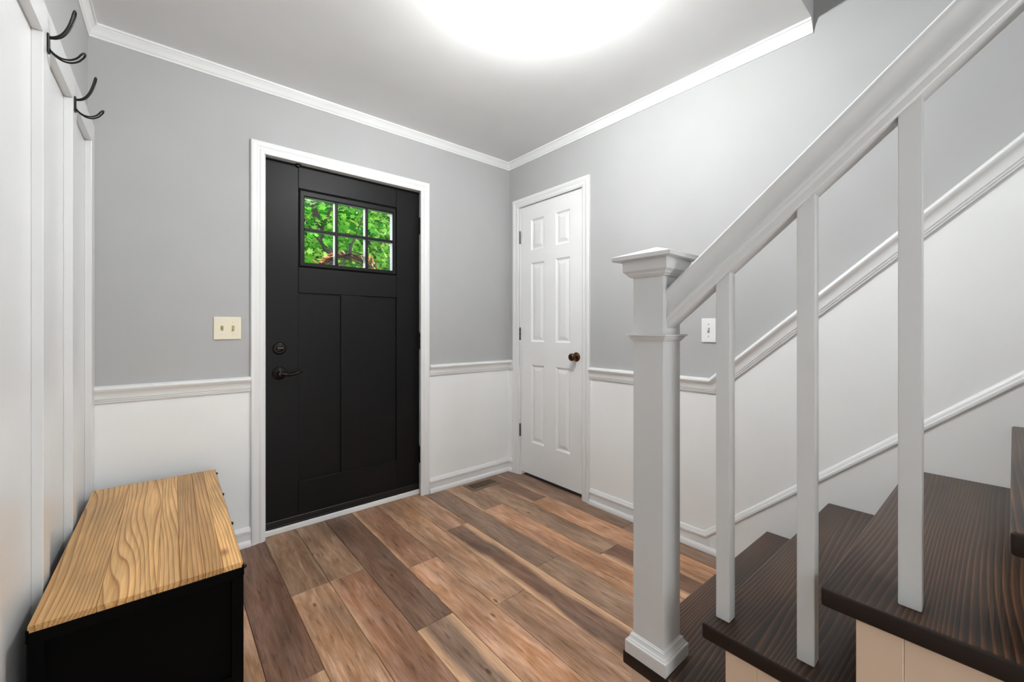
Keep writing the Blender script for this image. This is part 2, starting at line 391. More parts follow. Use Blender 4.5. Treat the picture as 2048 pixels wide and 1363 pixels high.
for k, rows in LAY.items():
    x0 = COLS0+PW*k; xc = x0+PW/2; ytop = 2.527
    for tone, yend, sl, sr in rows:
        ye = YB if yend is None else yend
        ln = ytop-ye
        bm = bmesh.new(); g = .0007
        add_box(bm, -PW/2+g, PW/2-g, -ln/2+g, ln/2-g, -.012, 0, .0016)
        p = finish('plank', bm, 'floor', floor); p.location = (xc, (ytop+ye)/2, 0)
        c = T[tone]; j = random.uniform(.95, 1.05)
        p.color = tuple(v*j for v in rgb(c)[:3])+(1,)
        p['sap_left'] = float(sl); p['sap_right'] = float(sr)
        ytop = ye

# ================================================================== ceiling
bm = bmesh.new()
add_poly(bm, [(-.4, YB, ZC), (1.0, YB, ZC), (1.0, .5, ZC), (2.2, .5, ZC), (2.2, 2.6, ZC), (-.4, 2.6, ZC)], (0, 0, .3))
tag(finish('ceiling', bm, 'ceiling'), 'flat pale ceiling with an opening over the stairs', 'ceiling', kind='structure')
tag(box('ceiling_stairwell', 'ceiling', None, .9, 2.2, YB-.1, .6, 4.9, 5.0), 'unseen ceiling capping the stairwell to shut out sky light', 'ceiling', kind='structure')  # unseen cap, added so no sky light falls into the stairwell

# ================================================================== walls
ZR = .83   # paint changes behind the chair rail
DX0, DX1, DZ = .395, 1.336, 2.05      # front door rough opening
bm = bmesh.new()
for x0, x1 in ((-.4, DX0), (DX1, 2.2)):
    add_box(bm, x0, x1, YA, 2.62, 0, ZR, mi=1); add_box(bm, x0, x1, YA, 2.62, ZR, ZC, mi=0)
add_box(bm, DX0, DX1, YA, 2.62, DZ, ZC, mi=0)
tag(finish('wall_far', bm, None, mats=['grey', 'white']), 'entry wall, grey above and white below the chair rail', 'wall', kind='structure')
CY0, CY1, CZ = 1.745, 2.372, 2.048    # closet opening
bm = bmesh.new()
def wb(pts, mi): add_poly(bm, [(XB, y, z) for y, z in pts], (.12, 0, 0), mi)
KN = .915
def rz(y): return ZR+RS*(KN-y)
wb([(CY1, 0), (YA, 0), (YA, ZR), (CY1, ZR)], 1); wb([(CY1, ZR), (YA, ZR), (YA, ZC), (CY1, ZC)], 0)
wb([(CY0, CZ), (CY1, CZ), (CY1, ZC), (CY0, ZC)], 0)
wb([(KN, 0), (CY0, 0), (CY0, ZR), (KN, ZR)], 1); wb([(KN, ZR), (CY0, ZR), (CY0, ZC), (KN, ZC)], 0)
wb([(.5, 0), (KN, 0), (KN, ZR), (.5, rz(.5))], 1); wb([(.5, rz(.5)), (KN, ZR), (KN, ZC), (.5, ZC)], 0)
wb([(YB, 0), (.5, 0), (.5, rz(.5)), (YB, rz(YB))], 1); wb([(YB, rz(YB)), (.5, rz(.5)), (.5, 4.9), (YB, 4.9)], 0)
tag(finish('wall_right', bm, None, mats=['grey', 'white']), 'wall behind the stairs, grey above the sloping rail', 'wall', kind='structure')
tag(box('wall_stairwell', 'grey', None, .9, 1.0, YB, .6, ZC+.3, 4.9), 'side wall of the upper stairwell', 'wall', kind='structure')
tag(box('wall_stairwell_front', 'grey', None, 1.0, 2.083, .5, .6, ZC+.3, 4.9), 'front wall of the upper stairwell', 'wall', kind='structure')
bm = bmesh.new()   # unseen back wall; opening narrowed to steer daylight off the balusters
add_box(bm, 1.0, 2.2, YB-.1, YB, 0, 4.9); add_box(bm, .3, 1.0, YB-.1, YB, 2.1, 4.9); add_box(bm, -.5, .3, YB-.1, YB, 0, 4.9)
tag(finish('wall_back_unseen', bm, 'grey'), 'unseen grey wall behind the camera, its opening shaped to steer daylight', 'wall', kind='structure')
# left wall with boards and battens, built in its own slightly turned frame
wl = bmesh.new(); LW = -4.15; OP = LW
add_box(wl, -.12, 0, OP, 0, 0, 1.93, mi=1); add_box(wl, -.12, 0, OP, 0, 1.93, ZC, mi=0); pass
wl = finish('wall_left', wl, None, mats=['grey', 'batten']); wl.location = (XC, YA, 0); wl.rotation_euler = (0, 0, AC)
tag(wl, 'left wall panelled with white boards and battens below a grey top', 'wall', kind='structure')
BT = .0215
for a, b_ in ((-.082, -.001), (-.488, -.413), (-.888, -.813), (-1.291, -1.216), (-1.693, -1.618), (-2.1, -2.025), (-2.505, -2.43), (-2.91, -2.835), (-3.315, -3.24), (-3.72, -3.645)):
    box('batten', 'batten', wl, 0, BT, a, b_, 0, 1.892, .0015, 2)
box('top_rail', 'batten', wl, 0, BT, OP, -.001, 1.8925, 1.978, .0015, 2)

# ================================================================== mouldings
CROWN = [(0, -.054), (.005, -.054), (.007, -.051), (.007, -.046), (.004, -.044), (.0075, -.042), (.010, -.038), (.0145, -.028), (.021, -.019), (.0255, -.014), (.0255, -.010), (.031, -.010), (.032, -.006), (.032, 0), (0, 0)]
# path runs along the walls anticlockwise so N x t points into the room
pC0, pC, pB, pE = Vector((xl(YB), YB, ZC)), Vector((XC, YA, ZC)), Vector((XB, YA, ZC)), Vector((XB, .5, ZC))
CR = [(-p, q) for p, q in CROWN]
tag(sweep('trim_1', 'trim', None, [pC0, pC], (0, 0, 1), CR, last=pB-pC), 'white crown moulding along the left wall', 'moulding', kind='structure')
tag(sweep('trim_2', 'trim', None, [pC, pB], (0, 0, 1), CR, first=pC-pC0, last=pE-pB), 'white crown moulding above the front door wall', 'moulding', kind='structure')
tag(sweep('trim_3', 'trim', None, [pB, pE], (0, 0, 1), CR, first=pB-pC), 'white crown moulding on the right wall, cut off at the stair opening', 'moulding', kind='structure')
RAIL = [(0, 0), (.0, .006), (.003, .0085), (.0055, .0085), (.0065, .0065), (.0085, .0065), (.0095, .010), (.013, .011), (.0145, .008), (.0165, .008), (.019, .012), (.030, .013), (.041, .0155), (.050, .021), (.056, .026), (.063, .0275), (.070, .0245), (.0745, .017), (.076, 0)]
def railsweep(name, label, pts, Nn):
    tag(sweep(name, 'trim', None, pts, Nn, RAIL), label, 'chair rail', kind='structure')
z0 = .7935
# on the far wall, N = -Y, perpendicular N x t must be +Z: t = +X gives (-Y)x(X)=+Z
railsweep('trim_4', 'white chair rail between the left wall and the black door', [(xl(YA)+BT, YA, z0), (.341, YA, z0)], (0, -1, 0))
railsweep('trim_5', 'white chair rail between the black door and the corner', [(1.373, YA, z0), (XB, YA, z0)], (0, -1, 0))
# on the right wall, N = -X ; t = -Y gives (-X)x(-Y)=+Z
railsweep('trim_6', 'short white chair rail stub between corner and closet door', [(XB, YA, z0), (XB, 2.438, z0)], (-1, 0, 0))
yk = .9005
railsweep('trim_7', 'white chair rail that turns up and climbs with the stairs', [(XB, 1.683, z0), (XB, yk, z0), (XB, -1.2, z0+RS*(yk+1.2))], (-1, 0, 0))
BASE = [(0, 0), (0, .0215), (.012, .0215), (.022, .018), (.029, .0125), (.030, .011), (.068, .011), (.069, .0145), (.076, .0155), (.081, .0145), (.083, .0105), (.092, .0085), (.097, .005), (.099, 0)]
def basesweep(name, label, pts, Nn, **k):
    tag(sweep(name, 'trim', None, pts, Nn, BASE, **k), label, 'baseboard', kind='structure')
basesweep('baseboard_far', 'white baseboard between the left wall and the black door', [(xl(YA)+BT, YA, 0), (.341, YA, 0)], (0, -1, 0))
basesweep('baseboard_far_corner', 'white baseboard under the corner chair rail', [(1.373, YA, 0), (XB, YA, 0)], (0, -1, 0))
basesweep('baseboard_right_corner', 'short white baseboard stub beside the closet door', [(XB, YA, 0), (XB, 2.438, 0)], (-1, 0, 0))
# right wall: flat board + shoe, then cap that climbs as the stair skirt
yq = .945
bb = box('baseboard_right', 'trim', None, XB-.011, XB, yq-.02, 1.683, 0, .069)
tag(bb, 'white baseboard right of the closet door', 'baseboard', kind='structure')
SHOE = [(0, 0), (0, .0215), (.012, .0215), (.022, .018), (.029, .0125), (.030, 0)]
sweep('shoe_moulding', 'trim', bb, [(XB, 1.683, 0), (XB, .66, 0)], (-1, 0, 0), SHOE)
CAP = [(0, 0), (0, .0135), (.002, .0155), (.007, .0162), (.012, .0150), (.014, .0110), (.022, .009), (.027, .0055), (.030, 0)]
sweep('base_cap', 'trim', bb, [(XB, 1.683, .069), (XB, yq, .069), (XB, -1.2, .069+.879*(yq+1.2))], (-1, 0, 0), CAP)
bm = bmesh.new()
def sk(y): return .069+.879*(yq-y)
add_poly(bm, [(XB-.010, y, z) for y, z in ((yq, .0), (yq, .069), (-1.2, sk(-1.2)), (-1.2, sk(-1.2)-.62), (yq-.6, 0))], (.010, 0, 0))
tag(finish('trim_8', bm, 'white'), 'white stair skirt board against the right wall', 'skirt board', kind='structure')

# ================================================================== casings
CAS = [(0, 0), (0, .009), (.003, .011), (.010, .0112), (.014, .0135), (.020, .0135), (.024, .0115), (.034, .0125), (.040, .0165), (.052, .0178), (.058, .0172), (.062, .0135), (.062, 0)]
# ================================================================== front door (door_1)
d1 = empty('door_1', (.865, YA, 0)); tag(d1, 'black front door with six small panes and two tall panels', 'door', kind='structure')
def d1box(name, mat, x0, x1, y0, y1, z0, z1, bev=0, seg=1, parent=None):
    o = box(name, mat, None, x0, x1, y0, y1, z0, z1, bev, seg); adopt(o, parent or d1); return o
def adopt(o, parent):
    o.parent = parent
    bpy.context.view_layer.update()
    o.matrix_parent_inverse = parent.matrix_world.inverted()
def casing3(parent, pts, Nn):
    P = [Vector(p) for p in pts]
    for i in range(3):
        f = P[i]-P[i-1] if i else None; l = P[i+2]-P[i+1] if i < 2 else None
        o = sweep('casing', 'trim', None, [P[i], P[i+1]], Nn, CAS, first=f, last=l); adopt(o, parent)
# N = -Y; going down the right, across to the left ... perpendicular must point outwards
casing3(d1, [(.403, YA, 0), (.403, YA, 2.033), (1.309, YA, 2.033), (1.309, YA, 0)], (0, -1, 0))
d1box('jamb', 'trim', .395, .4085, YA-.001, 2.60, 0, 2.05)
d1box('jamb', 'trim', 1.3225, 1.336, YA-.001, 2.60, 0, 2.05)
d1box('jamb', 'trim', .4085, 1.3225, YA-.001, 2.60, 2.037, 2.05)
d1box('threshold', 'trim', .409, 1.322, 2.524, 2.61, 0, .030, .004, 2)
d1box('threshold_strip', 'blackmetal', .409, 1.322, 2.5325, 2.6, .030, .042, .003, 1)
FY = 2.535; BY = 2.579
SX0, SX1, SZ0, SZ1 = .411, 1.3205, .044, 2.0345
gx0, gx1, gz0, gz1 = .576, 1.1585, 1.462, 1.905      # lite frame opening
pz0, pz1 = .258, 1.318; pA = (.581, .807); pB_ = (.930, 1.158)
e = .0006
slab = d1box('door_stile', 'blackdoor', SX0, gx0-e, FY, BY, SZ0, SZ1, .0012)
d1box('door_stile', 'blackdoor', gx1+e, SX1, FY, BY, SZ0, SZ1, .0012)
d1box('top_rail', 'blackdoor', gx0+e, gx1-e, FY, BY, gz1, SZ1, .0012)
d1box('lock_rail', 'blackdoor', gx0+e, gx1-e, FY, BY, pz1, gz0, .0012)
d1box('bottom_rail', 'blackdoor', gx0+e, gx1-e, FY, BY, SZ0, pz0, .0012)
d1box('mullion', 'blackdoor', pA[1], pB_[0], FY, BY, pz0+e, pz1-e, .0012)
for x0, x1 in ((gx0+.001, pA[1]-.0005), (pB_[0]+.0005, gx1-.001)): d1box('door_panel', 'blackdoor', x0, x1, FY+.010, BY-.008, pz0-.002, pz1+.002)
# lite frame and muntins
ox0, ox1, oz0, oz1 = .607, 1.131, 1.4908, 1.8627
bm = bmesh.new()
to3 = lambda u, v, d: Vector((u, FY+d, v))
rings = []
for ins, d in ((0, .004), (.004, .0), (.008, -.004), (.024, -.004), (.0275, -.001), (.0275, .004)):
    fr = ins/.0275
    a0 = gx0+.001+(ox0-gx0-.001)*fr; a1 = gx1-.001+(ox1-gx1+.001)*fr; b0 = gz0+.001+(oz0-gz0-.001)*fr; b1 = gz1-.001+(oz1-gz1+.001)*fr
    rings.append([bm.verts.new(to3(u, v, d)) for u, v in ((a0, b0), (a1, b0), (a1, b1), (a0, b1))])
for a, b_ in zip(rings, rings[1:]):
    for k in range(4): bm.faces.new((a[k], a[(k+1) % 4], b_[(k+1) % 4], b_[k]))
lf = finish('lite_frame', bm, 'blackdoor'); adopt(lf, d1)
# grey glazing stop behind the black frame
bm = bmesh.new()
for (a0, a1, b0, b1) in ((gx0+.001, ox0-.0015, gz0+.001, gz1-.001), (ox1+.0015, gx1-.001, gz0+.001, gz1-.001), (ox0-.0015, ox1+.0015, gz0+.001, oz0-.0015), (ox0-.0015, ox1+.0015, oz1+.0015, gz1-.001)):
    add_box(bm, a0, a1, FY+.004, BY, b0, b1)
adopt(finish('glazing_stop', bm, 'greyedge'), d1)
mun = [(.7735, .7905), (.9545, .9705)]; mz = (1.671, 1.687)
for x0, x1 in mun:
    mm = d1box('muntin', 'blackdoor', x0, x1, FY-.003, FY+.009, oz0, oz1, .002, 2)
    o = box('muntin_back', 'greyedge', None, x0+.0015, x1-.0015, FY+.009, BY, oz0, oz1); adopt(o, mm)
mm = d1box('muntin', 'blackdoor', ox0, ox1, FY-.0025, FY+.009, mz[0], mz[1], .002, 2)
o = box('muntin_back', 'greyedge', None, ox0, ox1, FY+.009, BY-.001, mz[0]+.0015, mz[1]-.0015); adopt(o, mm)
xs = [ox0, mun[0][0], mun[0][1], mun[1][0], mun[1][1], ox1]
panes = []
for k in range(3):
    for b0, b1 in ((oz0, mz[0]), (mz[1], oz1)):
        panes.append(d1box('pane', 'glass', xs[2*k], xs[2*k+1], FY+.020, FY+.023, b0, b1))
# sweep at the foot
d1box('door_sweep', 'rubber', SX0+.002, SX1-.002, FY-.004, FY-.0002, .043, .071, .0015)
# hinges on the right
for zc in (1.807, 1.030, .262):
    bm = bmesh.new()
    for q in range(3): add_lathe(bm, [(0, zc-.052+q*.035), (.0068, zc-.052+q*.035), (.0068, zc-.0185+q*.035), (0, zc-.0185+q*.035)], 12, Matrix.Translation((1.3215, FY-.006, 0)))
    add_lathe(bm, [(0, zc+.053), (.0045, zc+.053), (.005, zc+.057), (.003, zc+.061), (0, zc+.061)], 10, Matrix.Translation((1.3215, FY-.006, 0)))
    add_box(bm, 1.300, 1.3212, FY-.0015, FY-.0003, zc-.052, zc+.052)
    h = finish('hinge', bm, 'blackmetal'); adopt(h, d1)
# deadbolt
RX = Matrix.Rotation(math.pi/2, 4, 'X')
def onface(x, z, y=FY): return Matrix.Translation((x, y, z)) @ RX      # lathe axis towards the room (-Y)
db = lathe('deadbolt', 'bronze', None, [(0, 0), (.034, 0), (.034, .003), (.031, .007), (.026, .009), (.025, .006), (.021, .006), (.020, .011), (.014, .013), (0, .013)], 32, onface(.481, 1.008)); adopt(db, d1)
bm = bmesh.new(); add_box(bm, .465, .497, FY-.026, FY-.012, 1.003, 1.013, .003, 2); adopt(finish('thumb_turn', bm, 'bronze'), db)
rose = lathe('handle_rose', 'bronze', None, [(0, 0), (.036, 0), (.036, .003), (.033, .007), (.026, .009), (.022, .014), (.015, .017), (.0125, .03), (.0125, .05), (0, .052)], 32, onface(.481, .872)); adopt(rose, d1)
lv = spline([(.481, FY-.044, .872), (.500, FY-.050, .869), (.522, FY-.05, .865), (.548, FY-.046, .868), (.570, FY-.043, .875), (.588, FY-.040, .877)], 6)
bm = bmesh.new(); add_tube(bm, lv, [.011-.0065*i/(len(lv)-1) for i in range(len(lv))], 12)
adopt(finish('lever', bm, 'bronze', smooth=True), rose)
adopt(lathe('top_catch', 'blackmetal', None, [(0, 0), (.014, 0), (.014, .008), (.009, .014), (0, .015)], 14, onface(.573, 2.031)), d1)
bm = bmesh.new(); add_box(bm, .409, .4107, FY-.001, FY+.02, .985, 1.035); add_box(bm, .409, .4107, FY-.001, FY+.02, .845, .905)
adopt(finish('strike_plate', bm, 'blackmetal'), d1)

# ================================================================== closet door (door_2)
d2 = empty('door_2', (XB, 2.05, 0)); tag(d2, 'narrow white six panel closet door in the right wall', 'door', kind='structure')
casing3(d2, [(XB, 2.376, 0), (XB, 2.376, 2.0385), (XB, 1.747, 2.0385), (XB, 1.747, 0)], (-1, 0, 0))
for a in ((CY0, 1.7545, 0, CZ), (2.3625, CY1, 0, CZ), (1.7545, 2.3625, 2.0385, CZ)):
    o = box('jamb', 'trim', None, XB-.001, XB+.11, a[0], a[1], a[2], a[3]); adopt(o, d2)
FX = XB+.006
cy0, cy1, cz0, cz1 = 1.7572, 2.3597, .030, 2.0355
pans = []
ycol = ((1.862, 1.996), (2.110, 2.2475)); zrow = ((.268, .846), (1.0175, 1.603), (1.697, 1.925))
bm = bmesh.new()
ys = [cy0, ycol[0][0], ycol[0][1], ycol[1][0], ycol[1][1], cy1]; zs = [cz0, zrow[0][0], zrow[0][1], zrow[1][0], zrow[1][1], zrow[2][0], zrow[2][1], cz1]
for i in range(5):
    for j in range(7):
        if i in (1, 3) and j in (1, 3, 5): continue
        vs = [bm.verts.new((FX, y, z)) for y, z in ((ys[i], zs[j]), (ys[i+1], zs[j]), (ys[i+1], zs[j+1]), (ys[i], zs[j+1]))]; bm.faces.new(vs)
bmesh.ops.remove_doubles(bm, verts=bm.verts, dist=1e-5)
# edges and back
bk = .035
def q4(*p): bm.faces.new([bm.verts.new(v) for v in p])
q4((FX, cy0, cz0), (FX+bk, cy0, cz0), (FX+bk, cy0, cz1), (FX, cy0, cz1)); q4((FX, cy1, cz0), (FX, cy1, cz1), (FX+bk, cy1, cz1), (FX+bk, cy1, cz0))
q4((FX, cy0, cz0), (FX, cy1, cz0), (FX+bk, cy1, cz0), (FX+bk, cy0, cz0)); q4((FX, cy0, cz1), (FX+bk, cy0, cz1), (FX+bk, cy1, cz1), (FX, cy1, cz1))
q4((FX+bk, cy0, cz0), (FX+bk, cy1, cz0), (FX+bk, cy1, cz1), (FX+bk, cy0, cz1))
bmesh.ops.remove_doubles(bm, verts=bm.verts, dist=1e-5)
sl2 = finish('door_slab', bm, 'closet'); adopt(sl2, d2)
for a0, a1 in ycol:
    for b0, b1 in zrow:
        bm = bmesh.new()
        frame_panel(bm, lambda u, v, d: Vector((FX+d, u, v)), a0, a1, b0, b1, [(0, 0), (.004, .004), (.010, .0085), (.014, .0095), (.018, .0095), (.040, .003), (.041, .0026)])
        for f in bm.faces: f.normal_update()
        pn = finish('door_panel', bm, 'closet', recalc=False)
        me = pn.data
        # make normals face the room
        b2 = bmesh.new(); b2.from_mesh(me)
        for f in b2.faces:
            if f.normal.x > 0: f.normal_flip()
        b2.to_mesh(me); b2.free()
        adopt(pn, sl2)
for zc in (1.809, 1.074, .340):
    bm = bmesh.new()
    for q in range(3): add_lathe(bm, [(0, zc-.046+q*.031), (.0055, zc-.046+q*.031), (.0055, zc-.0165+q*.031), (0, zc-.0165+q*.031)], 10, Matrix.Translation((FX-.008, 2.3625, 0)))
    add_lathe(bm, [(0, zc+.047), (.004, zc+.047), (.004, zc+.051), (0, zc+.053)], 10, Matrix.Translation((FX-.008, 2.3625, 0)))
    add_box(bm, FX-.0045, FX-.0035, 2.3635, 2.372, zc-.046, zc+.046)
    adopt(finish('hinge', bm, 'hingegrey'), d2)
RY = Matrix.Rotation(-math.pi/2, 4, 'Y')
kb = lathe('knob', 'antique', None, [(0, 0), (.031, 0), (.031, .003), (.028, .007), (.018, .010), (.012, .013), (.0115, .024), (.016, .029), (.023, .035), (.0255, .045), (.0245, .054), (.019, .060), (.012, .0615), (.011, .060), (.009, .060), (.008, .062), (0, .0625)], 28, Matrix.Translation((FX, 1.805, .928)) @ RY); adopt(kb, d2)
adopt(box('closet_shade_sheet', 'dark', None, XB+.1205, XB+.14, 1.70, 2.42, 0, 2.1), d2)  # dark sheet in place of the unlit closet interior

# ================================================================== staircase
XO = .995                       # open ends of the treads
st = empty('staircase', (1.54, .69, 0)); tag(st, 'staircase with dark stained wood treads and beige painted sides climbing to the right', 'stairs')
TZ = [.207+.2*k for k in range(7)]; TY = [.690, .465, .228, -.012, -.248, -.484, -.72, -.956]
RYs = [.667, .412, .174, -.066, -.302, -.538, -.774, -1.01]
for k in range(7):
    bm = bmesh.new()
    y1 = TY[k]; y0 = RYs[k+1]-.012
    xm, ym = (XO+2.072)/2, (y0+y1)/2
    add_box(bm, XO-xm, 2.072-xm, y0-ym, y1-ym, -.038, 0, .006, 3)
    for v in bm.verts: v.co.y -= .016*(v.co.x+xm-XO)
    o = finish('tread', bm, None, mats=['tread', 'treadend']); smooth_angle(o, 40)
    for p in o.data.polygons:
        if abs(p.normal.x) > .6: p.material_index = 1; o.location = (xm, ym, TZ[k]); adopt(o, st)
    zb = 0 if k == 0 else TZ[k-1]
    bm = bmesh.new(); add_box(bm, 1.012, 2.072, RYs[k]-.018, RYs[k], zb, TZ[k]-.0382)
    for v in bm.verts: v.co.y -= .016*(v.co.x-XO)
    adopt(finish('riser', bm, 'beige'), st)
    adopt(box('corner_board', 'beige', None, 1.004, 1.012, RYs[k]-.066, RYs[k], 0, TZ[k]-.0382, .001), st)
    adopt(box('side_panel', 'beige', None, 1.0055, 1.012, RYs[k+1]+.0002, RYs[k]-.0668, 0, TZ[k]-.0382), st)
# ================================================================== balustrade
bl = empty('balustrade', (1.056, .619, TZ[0])); tag(bl, 'white square newel post with sloping handrail and plain square balusters', 'railing')
nx, ny = 1.056, .619
def sq(bm, loops):
    """square lathe: (half, z)"""
    R = [[bm.verts.new((nx+sx*hh, ny+sy*hh, z)) for sx, sy in ((-1, -1), (1, -1), (1, 1), (-1, 1))] for hh, z in loops]
    for a, b_ in zip(R, R[1:]):
        for k in range(4): bm.faces.new((a[k], a[(k+1) % 4], b_[(k+1) % 4], b_[k]))
    bm.faces.new(R[0][::-1]); bm.faces.new(R[-1])
def sqo(name, loops, parent):
    bm = bmesh.new(); sq(bm, loops); o = finish(name, bm, 'rail'); adopt(o, parent); return o
nw = sqo('newel_post', [(.0445, .2075), (.045, .208), (.045, 1.30), (.0445, 1.3005)], bl)
sqo('base_moulding', [(.061, .2072), (.0615, .2085), (.0615, .240), (.0605, .2425), (.058, .2435), (.0575, .246), (.054, .250), (.0515, .256), (.051, .259), (.0485, .260), (.047, .2625), (.0455, .2635)], nw)
sqo('collar', [(.0452, 1.0835), (.047, 1.0835), (.0485, 1.0865), (.0505, 1.0875), (.0515, 1.0905), (.0545, 1.0935), (.0555, 1.0965), (.0595, 1.0985), (.0595, 1.1022), (.0455, 1.1025)], nw)
sqo('cap_moulding', [(.0455, 1.259), (.052, 1.2605), (.0545, 1.264), (.058, 1.2665), (.0595, 1.2705), (.0635, 1.2745), (.0665, 1.277), (.0665, 1.3063), (.045, 1.3064)], nw)
sqo('cap', [(.0875, 1.3065), (.0885, 1.3072), (.0885, 1.3176), (.0875, 1.3184), (.004, 1.346), (.0005, 1.3465)], nw)
# handrail
ct, sn = math.cos(math.atan(.865)), math.sin(math.atan(.865))
PR = [(.017, 0), (.022, .0), (.0245, .002), (.0255, .010), (.0255, .014), (.0285, .0165), (.030, .020), (.0295, .024), (.0265, .028), (.0245, .036), (.0245, .045), (.0265, .055), (.0305, .063), (.0325, .069), (.0315, .075), (.0265, .0795), (.014, .082)]
PR = PR+[(-u, v) for u, v in PR[::-1]]
bm = bmesh.new(); Rg = []
HS = .865; TH2 = math.atan(HS)
def under(y): return 1.3863+HS*(.2656-y)
def ringat(y, cut=None):
    out = []
    for u, v in PR:
        p = Vector((nx+u, y+v*sn, under(y)+v*ct))
        if cut is not None:
            k = (cut-p.y)/(-ct); p = p+Vector((0, -ct, sn))*k
        out.append(bm.verts.new(p))
    return out
r0 = ringat(.574, .578); r1 = ringat(-1.0)
n = len(PR)
for i in range(n): bm.faces.new((r0[i], r0[(i+1) % n], r1[(i+1) % n], r1[i]))
bm.faces.new(r0); bm.faces.new(r1[::-1])
hr = finish('handrail', bm, 'rail'); smooth_angle(hr, 28); adopt(hr, bl)
for k, (y, zt) in enumerate(((.434, TZ[1]), (.264, TZ[1]), (.104, TZ[2]), (-.062, TZ[3]), (-.225, TZ[3]), (-.39, TZ[4]), (-.555, TZ[5]))):
    hw = .0158; bm = bmesh.new()
    pts = [(y-hw, zt+.0004), (y+hw, zt+.0004), (y+hw, under(y+hw)+.010), (y-hw, under(y-hw)+.010)]
    add_poly(bm, [(1.0575-.0165, a, b_) for a, b_ in pts], (.033, 0, 0))
    es = [e_ for e_ in bm.edges]
    bmesh.ops.bevel(bm, geom=es, offset=.0012, segments=2, affect='EDGES')
    adopt(finish('baluster', bm, 'rail'), bl)

# ================================================================== storage bench
bc = empty('storage_bench', (-.0245, 1.888, 0), -.0115)
tag(bc, 'low storage bench with striped oiled wood top and black metal frame', 'bench')
hw, hl, tz = .2025, .496, .455
brd = [0, .27, .54, .655, .785, .885, 1]
tones = [(.95, .93, .90), (1.0, .98, .96), (1.04, 1.03, 1.02), (.72, .68, .64), (.78, .74, .69), (1.04, 1.03, 1.0)]
for i in range(6):
    a, b_ = -hw+2*hw*brd[i], -hw+2*hw*brd[i+1]
    bm = bmesh.new(); m2 = (a+b_)/2
    add_box(bm, a-m2+.0002, b_-m2-.0002, -hl, hl, -.016, 0, .0010)
    o = finish('top_board', bm, 'benchtop', bc); o.location = (m2, 0, tz); o.color = tones[i]+(1,)
fr = .028; zf = .446
lx, ly = hw+.001, hl+.001
for sx in (-1, 1):
    for sy in (-1, 1):
        x0, x1 = sorted((sx*lx, sx*(lx-fr))); y0, y1 = sorted((sy*ly, sy*(ly-fr)))
        box('leg', 'blackframe', bc, x0, x1, y0, y1, 0, zf-.012, .0015)
    x0, x1 = sorted((sx*(lx+.0015), sx*(lx-.004)))
    box('top_rail', 'blackframe', bc, x0, x1, -ly, ly, zf-.03, zf, .001)
for sy in (-1, 1):
    y0, y1 = sorted((sy*(ly+.001), sy*(ly-fr)))
    box('top_rail', 'blackframe', bc, -lx+.004, lx-.004, y0, y1, zf-.034, zf-.0075, .001)
    y0, y1 = sorted((sy*(ly-.012), sy*(ly-.015)))
    box('end_panel', 'blackframe', bc, -lx+fr, lx-fr, y0, y1, .140, zf-.034)
    y0, y1 = sorted((sy*(ly-.002), sy*(ly-fr+.004)))
    box('bottom_rail', 'blackframe', bc, -lx+fr, lx-fr, y0, y1, .120, .140)
box('back_panel', 'blackframe', bc, -lx+.006, -lx+.009, -ly+fr, ly-fr, .12, zf-.03)
box('shelf', 'blackframe', bc, -lx+.01, lx-.02, -ly+fr, ly-fr, .122, .130)
for sy in (-1, 1):
    y0, y1 = sorted((sy*.003, sy*(ly-fr-.003)))
    box('front_door', 'blackframe', bc, lx-.014, lx-.006, y0, y1, .128, zf-.033, .001)
box('front_post', 'blackframe', bc, lx-.02, lx-.0145, -.012, .012, .13, zf-.03)
for yy in (-.4945, -.155, .175, .4935):
    mt = Matrix.Translation((lx+.001, yy*.985, zf-.010)) @ Matrix.Rotation(math.pi/2, 4, 'Y')
    o = lathe('bolt', 'blackmetal', None, [(0, 0), (.006, 0), (.006, .002), (.0055, .005), (.003, .0075), (0, .008)], 12, mt); o.parent = bc

# ================================================================== coat hooks
def coat_hook(y, zc, label):
    t = empty('coat_hook', (xl(y)+BT, y, zc), AC)
    tag(t, label, 'hook', 'wire coat hooks on the batten rail')
    box('hook_plate', 'blackmetal', t, .0002, .0045, -.0085, .0085, -.027, .024, .001)
    for nm, pts in (('upper_prong', [(.004, .015), (.016, .020), (.028, .032), (.038, .052), (.045, .075), (.050, .097)]), ('lower_prong', [(.004, -.018), (.014, -.028), (.027, -.0345), (.042, -.0335), (.056, -.024), (.065, -.011)])):
        c = spline([(a, 0, b_) for a, b_ in pts], 5); n_ = len(c)
        left = [Vector((p.x, -(.003+.0085*(i/(n_-1))), p.z)) for i, p in enumerate(c)]
        right = [Vector((p.x, .003+.0085*(i/(n_-1)), p.z)) for i, p in enumerate(c)]
        d = (c[-1]-c[-2]).normalized(); tip = []
        for q in range(1, 6):
            a = math.pi*q/6; tip.append(c[-1]+d*(.0115*math.sin(a))+Vector((0, -.0115*math.cos(a), 0)))
        tube(nm, 'blackmetal', t, left+tip+right[::-1], .0024, 8)
    for s in (-.019, .016):
        lathe('screw', 'blackmetal', t, [(0, 0), (.003, 0), (.0025, .0012), (0, .0016)], 10, Matrix.Translation((.0045, 0, s*.9)) @ Matrix.Rotation(math.pi/2, 4, 'Y'))
coat_hook(1.650, 1.886, 'black double wire coat hook on the nearer batten, higher in the photo')
coat_hook(2.035, 1.884, 'black double wire coat hook near the far corner, lower of the two in the photo')

